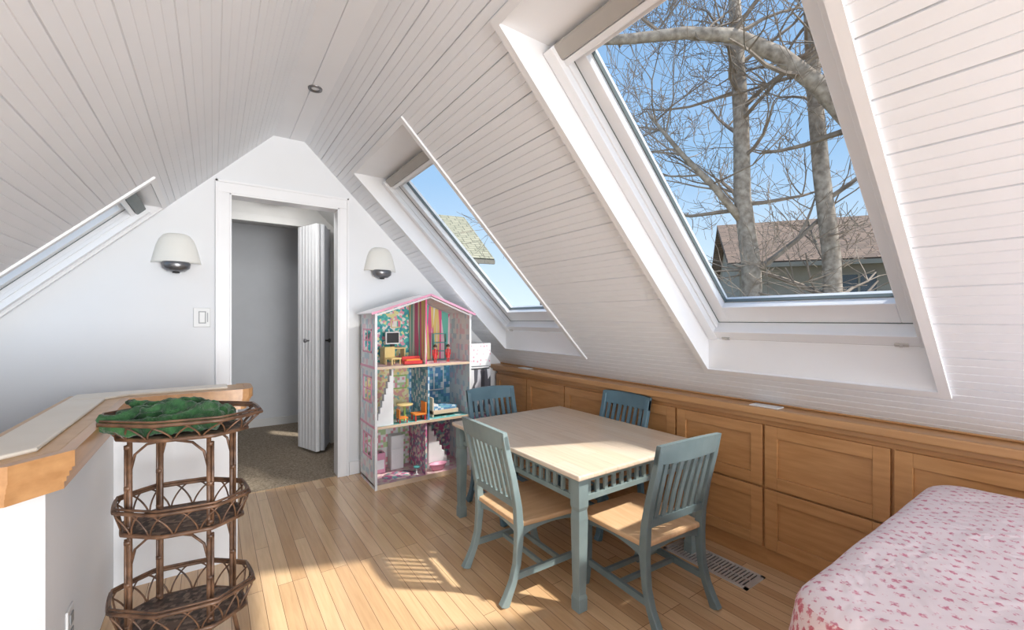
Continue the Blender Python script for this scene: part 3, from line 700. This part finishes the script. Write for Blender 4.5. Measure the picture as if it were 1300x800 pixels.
toy('toy_lamp', .06, .26, Z2, 'pink standing toy lamp in the attic', 'toy lamp', [('base', lambda bm: lathe(bm, [(0, 0), (.02, 0), (.02, .005), (0, .006)], n=14), P_white), ('pole', lambda bm: lathe(bm, [(0, .005), (.003, .005), (.003, .2), (0, .2)], n=8), P_white), ('shade', lambda bm: lathe(bm, [(.03, .18), (.016, .23), (0, .23)], n=16), P_pink)])
toy('toy_shelf', .62, .28, Z2, 'teal toy shelf in the striped attic room', 'toy shelf', [('body', [(-.06, -.053, -.02, .02, 0, .22), (.053, .06, -.02, .02, 0, .22)]+[(-.055, .055, -.02, .02, z, z+.006) for z in (0, .07, .14, .214)], P_tealp)])
toy('toy_table', .26, .12, Z1, 'round yellow toy table in the yellow room', 'toy table', [('table_top', lambda bm: lathe(bm, [(0, .11), (.06, .11), (.062, .115), (.06, .12), (0, .12)], n=20), P_ylw), ('stem', lambda bm: lathe(bm, [(.03, 0), (.01, .01), (.008, .11)], n=12), P_grn)])
toy('toy_armchair', .215, .05, Z1, 'orange toy armchair beside the round toy table', 'toy armchair', tchair(.034, P_or, P_red), math.pi/2)
toy('toy_armchair', .345, .06, Z1, 'orange toy armchair by the blue room partition', 'toy armchair', tchair(.046, P_or, P_red), -math.pi/2)
toy('toy_bed', .57, .13, Z1, 'blue toy bed in the blue room', 'toy bed', [('bed_frame', [(-.11, .11, -.07, .07, .02, .05)], P_wood), ('mattress', [(-.10, .10, -.06, .06, .05, .075)], P_blue), ('headboard', [(-.11, -.10, -.07, .07, 0, .15)], P_wood), ('pillow', [(-.09, -.05, -.045, .045, .075, .09)], P_white)])
toy('toy_wardrobe', .46, .31, Z1, 'blue toy wardrobe with double doors in the blue room', 'toy wardrobe', [('body', [(-.04, .04, -.02, .02, 0, .27)], P_white), ('door', [(-.037, -.002, -.024, -.02, .02, .26), (.002, .037, -.024, -.02, .02, .26)], P_skyb)])
toy('toy_picture', .29, D-T-.006, Z1+.2, 'framed toy picture on the yellow wallpaper', 'toy picture', [('frame', [(-.07, .07, -.002, .005, 0, .11)], P_grn), ('print', [(-.06, .06, -.004, -.002, .01, .10)], P_check)])
toy('toy_picture', .27, D-T-.006, Z2+.27, 'small framed toy picture on the teal wallpaper', 'toy picture', [('frame', [(-.04, .04, -.002, .005, 0, .06)], P_ylw), ('print', [(-.033, .033, -.004, -.002, .007, .053)], P_stripe)])
toy('toy_rug', .22, .12, .032, 'oval magenta toy rug on the ground floor', 'toy rug', [('pile', lambda bm: lathe(bm, [(0, 0), (.13, 0), (.13, .004), (0, .004)], n=28, sy=.6), P_mag)])
toy('toy_stove', .10, .27, .032, 'pink toy stove in the checkered kitchen', 'toy stove', [('body', [(-.05, .05, -.04, .04, 0, .15)], P_pink), ('oven_door', [(-.04, .04, -.044, -.04, .03, .10)], P_white), ('burner', [(-.03, -.01, -.02, 0, .15, .153), (.01, .03, -.02, 0, .15, .153)], M_black)])
toy('toy_refrigerator', .25, .29, .032, 'white toy refrigerator in the checkered kitchen', 'toy refrigerator', [('body', [(-.05, .05, -.04, .04, 0, .26)], P_white), ('door', [(-.048, .048, -.045, -.04, .01, .16), (-.048, .048, -.045, -.04, .17, .25)], P_white)])
toy('toy_bathtub', .50, .05, .032, 'pink toy bathtub on the ground floor', 'toy bathtub', [('tub', lambda bm: lathe(bm, [(.0, .01), (.05, .01), (.07, .05), (.076, .055), (.066, .05), (.045, .02), (0, .02)], n=24, sy=.55), P_pink)])
toy('toy_stool', .33, .06, .032, 'small teal toy stool on the ground floor', 'toy stool', [('seat', lambda bm: lathe(bm, [(0, .05), (.022, .05), (.024, .055), (.022, .06), (0, .06)], n=16), P_tealp), ('stem', lambda bm: lathe(bm, [(.016, 0), (.006, .006), (.005, .05)], n=10), P_white)])
def doll(x, y, z, m):
    toy('toy_doll', x, y, z, 'small standing toy doll in a red dress', 'toy doll', [
        ('dress', lambda bm: lathe(bm, [(.018, .035), (.016, .05), (.009, .085), (.012, .10), (.005, .108)], n=12), m),
        ('head', lambda bm: lathe(bm, [(.003, .105), (.011, .112), (.013, .122), (.009, .133), (.002, .137)], n=12), M_skin),
        ('hair', lambda bm: lathe(bm, [(.014, .120), (.0145, .13), (.008, .14), (.0, .142)], n=12), M_hair),
        ('arm', [(-.022, -.015, -.004, .004, .055, .10), (.015, .022, -.004, .004, .055, .10)], m),
        ('leg', [(-.011, -.003, -.004, .004, 0, .036), (.003, .011, -.004, .004, 0, .036)], m)])
doll(.49, .08, Z2, P_red); doll(.60, .08, Z2, P_red)

# ------------------------------------------------------------ exterior
struct(boxes('ground', [(-40, 60, -40, 60, -5.2, -5)], M_ground), 'winter lawn outside', 'ground')
o = boxes('sun_block', [(-.30, .20, 2.05, 2.95, 2.62, 3.85), (-.34, .24, 2.01, 2.99, 3.85, 3.93)], M_sunblock); struct(o, 'added unseen brick block keeping sun off the left skylight', 'sun_block')  # added on the roof, unseen from inside, to stop sun through the left skylight
def branchrec(bm, p, d, L, r, depth):
    n = 4; pts = [p.copy()]; dd = d.copy(); rad = [r]
    for i in range(n):
        dd = (dd+Vector((random.uniform(-.32, .32), random.uniform(-.32, .32), random.uniform(-.18, .26)))).normalized()
        p = p+dd*L/n; pts.append(p.copy()); rad.append(max(.0050, r*(1-.16*(i+1))))
    tube(bm, pts, rad, 5 if r > .02 else 3)
    if depth <= 0: return
    for k in range(random.choice((2, 3, 3))):
        i = random.randint(2, n); b = (dd+Vector((random.uniform(-1, 1), random.uniform(-1, 1), random.uniform(-.6, .8)))*.95).normalized()
        branchrec(bm, pts[i], b, L*random.uniform(.55, .8), rad[i]*.66, depth-1)
def tree(trunks, twigs, label, depth=3, zmin=.3, rs=.85):
    e = empty('tree', trunks[0][0][0]); tag(e, label, 'tree')
    inv = Matrix.Translation(-e.location)
    trunks = [(p, [q*rs for q in r_]) for p, r_ in trunks]
    bm = bmesh.new()
    for pts, rad in trunks: tube(bm, pts, rad, 12)
    bmesh.ops.transform(bm, matrix=inv, verts=bm.verts); obj_from_bm('trunk', bm, M_bark, e, smooth=True)
    bm = bmesh.new()
    for pts, rad in trunks:
        cnt = 0
        while cnt < twigs:
            t = random.uniform(.2, 1)*(len(pts)-1); i = min(int(t), len(pts)-2); f = t-i
            p = Vector(pts[i]).lerp(Vector(pts[i+1]), f)
            if p.z < zmin: continue
            cnt += 1
            a = random.uniform(0, 6.28); d = Vector((math.cos(a), math.sin(a), random.uniform(-.2, .9))).normalized()
            rr = (rad[i]*(1-f)+rad[i+1]*f)*random.uniform(.22, .42)
            branchrec(bm, p, d, random.uniform(1.0, 1.9), max(rr, .02), depth)
    bmesh.ops.transform(bm, matrix=inv, verts=bm.verts); o = obj_from_bm('branches', bm, M_bark2, e); o['kind'] = 'stuff'
    return e
tree([([(8.4, 3.95, -5), (8.25, 4.04, 0), (8.18, 4.08, 2.2), (8.04, 4.17, 3.45), (8.02, 4.18, 4.9), (7.96, 4.23, 6.2), (7.9, 4.28, 8)], [.24, .21, .19, .17, .155, .14, .10]),
      ([(8.1, 4.12, 2.9), (7.6, 4.5, 3.7), (7.2, 4.8, 4.2), (6.7, 5.2, 5.0)], [.09, .07, .055, .03])], 18, 'tall bare winter tree with thick grey trunk', 4)
tree([([(8.9, 2.95, -5), (8.86, 3.0, .5), (8.80, 3.03, 2.3), (8.66, 3.13, 3.72), (8.55, 3.21, 5.36), (8.5, 3.24, 6.72), (8.4, 3.3, 8.2)], [.22, .18, .165, .15, .135, .12, .09])], 26, 'slender bare winter tree outside the skylight', 4, -.6)
tree([([(8.8, 1.85, -5), (8.75, 1.9, 1), (8.4, 2.1, 3.0), (7.97, 2.40, 4.04), (7.48, 2.73, 4.69), (7.0, 3.07, 5.16), (6.41, 3.47, 5.45), (5.83, 3.87, 5.49), (5.15, 4.34, 5.40), (4.4, 4.85, 5.35)], [.22, .2, .18, .16, .15, .135, .12, .10, .085, .06])], 20, 'bare tree with one long arching limb', 3)
tree([([(7.6, 9.4, -5), (7.6, 9.4, 1), (7.5, 9.3, 3.2), (7.2, 9.2, 5), (7.1, 9.1, 7)], [.2, .17, .14, .1, .06])], 34, 'bare winter tree beside the weathered roofed house', 3)
tree([([(5.0, -3.9, -5), (4.8, -3.5, 1), (4.6, -2.8, 4), (4.4, -1.8, 5.8), (4.1, -1.1, 7.0), (4.0, -.6, 7.9), (3.9, -.3, 8.8)], [.25, .22, .17, .13, .10, .08, .05]), ([(4.1, -1.1, 7.0), (4.2, -.6, 7.7), (4.4, -.3, 8.5)], [.08, .06, .04])], 20, 'bare winter tree on the sunny side of the house', 4, 7.3)  # tree implied by dappled sun; limbs shaped to shade the gable-end skylight
def house(loc, rot, w, d, zb, ze, zr, m_wall, m_roof, label, wins):
    e = empty('house', (loc[0], loc[1], zb), rot); tag(e, label, 'house')
    H = ze-zb; R = zr-zb
    bm = bmesh.new(); addprism(bm, [(0, 0), (d, 0), (d, H), (d/2, R-.1), (0, H)], -w/2, w/2, 'x'); obj_from_bm('house_walls', bm, m_wall, e)
    for (a, b) in (((-.45, H-.25), (d/2, R)), ((d+.45, H-.25), (d/2, R))):
        L_ = math.hypot(b[0]-a[0], b[1]-a[1]); ang = math.atan2(b[1]-a[1], b[0]-a[0])
        o = boxes('roof', [(-w/2-.4, w/2+.4, 0, L_, 0, .14)], m_roof, e)
        o.location = (0, a[0], a[1]); o.rotation_euler = (ang, 0, 0)
    boxes('gutter', [(-w/2-.4, w/2+.4, -.58, -.45, H-.32, H-.18)], M_stucco, e)
    for (x, z, ww, h2) in wins:
        boxes('window', [(x, x+ww, -.05, 0, z-zb, z-zb+h2)], M_winglass, e); boxes('window_frame', [(x-.06, x, -.07, 0, z-zb-.06, z-zb+h2+.06), (x+ww, x+ww+.06, -.07, 0, z-zb-.06, z-zb+h2+.06), (x-.01, x+ww+.01, -.07, 0, z-zb+h2, z-zb+h2+.06), (x-.01, x+ww+.01, -.07, 0, z-zb-.06, z-zb), (x+ww/2-.03, x+ww/2+.03, -.07, 0, z-zb-.01, z-zb+h2+.01)], m_wall, e)
house((17.4, 4.1), math.radians(-55), 9.0, 7, -5, 3.2, 5.0, M_stucco, M_shingle, 'beige neighbouring house with brown shingle roof', [(-1.6, 1.6, .9, 1.0), (2.3, 1.6, .9, 1.0)])
house((6.0, 14.2), math.radians(-10), 4.2, 6, -5, 3.5, 5.5, M_brick, M_shg, 'pale neighbouring house with weathered shingle roof', [(-.9, 1.2, 1.2, 1.4)])

# ------------------------------------------------------------ world + lights
w = bpy.data.worlds.new('World'); sc.world = w; w.use_nodes = True; nt = w.node_tree; N = nt.nodes; L = nt.links
tc = N.new('ShaderNodeTexCoord'); sp = N.new('ShaderNodeSeparateXYZ'); L.new(tc.outputs['Generated'], sp.inputs[0])
r = N.new('ShaderNodeValToRGB'); cr = r.color_ramp; cr.elements[0].position = 0; cr.elements[0].color = (.48,.56,.63,1); cr.elements[1].position = .8; cr.elements[1].color = (.11,.225,.42,1)
x_ = cr.elements.new(.3); x_.color = (.22,.355,.53,1)
L.new(sp.outputs['Z'], r.inputs[0]); L.new(r.outputs[0], N['Background'].inputs[0]); N['Background'].inputs[1].default_value = 1.85
sd = bpy.data.lights.new('sun', 'SUN'); sd.energy = 6.0; sd.angle = .035; sd.color = (1, .95, .87); so = bpy.data.objects.new('sun', sd); col.objects.link(so)
so.rotation_euler = Vector((-.46, .56, -1)).to_track_quat('-Z', 'Y').to_euler()
def area(loc, dirv, size, power, c=(1, .995, .99)):
    ld = bpy.data.lights.new('fill_light', 'AREA'); ld.size = size; ld.energy = power; ld.color = c
    o = bpy.data.objects.new('fill_light', ld); col.objects.link(o); o.location = loc; o.rotation_euler = Vector(dirv).to_track_quat('-Z', 'Y').to_euler()
area((1.2, -6.0, .9), (-.1, 1, 0.05), 2.8, 540, (.985, .995, 1))  # added fill beyond the open end of the room, no lamp stands there
area((1.5, -2.3, .3), (-.75, .8, .8), 1.2, 36, (.93, .965, 1))  # added cool uplight behind the camera to brighten the ceiling
area((.4, 3.75, 2.2), (0, .5, -1), .25, 6)

cam = bpy.data.cameras.new('Camera'); co = bpy.data.objects.new('Camera', cam); col.objects.link(co)
co.location = (0, 0, 1.2); co.rotation_euler = (math.radians(90), 0, math.radians(-34.6))
cam.sensor_width = 36; cam.lens = 36*550/1300; cam.shift_y = 5/1300; cam.clip_start = .02
sc.camera = co
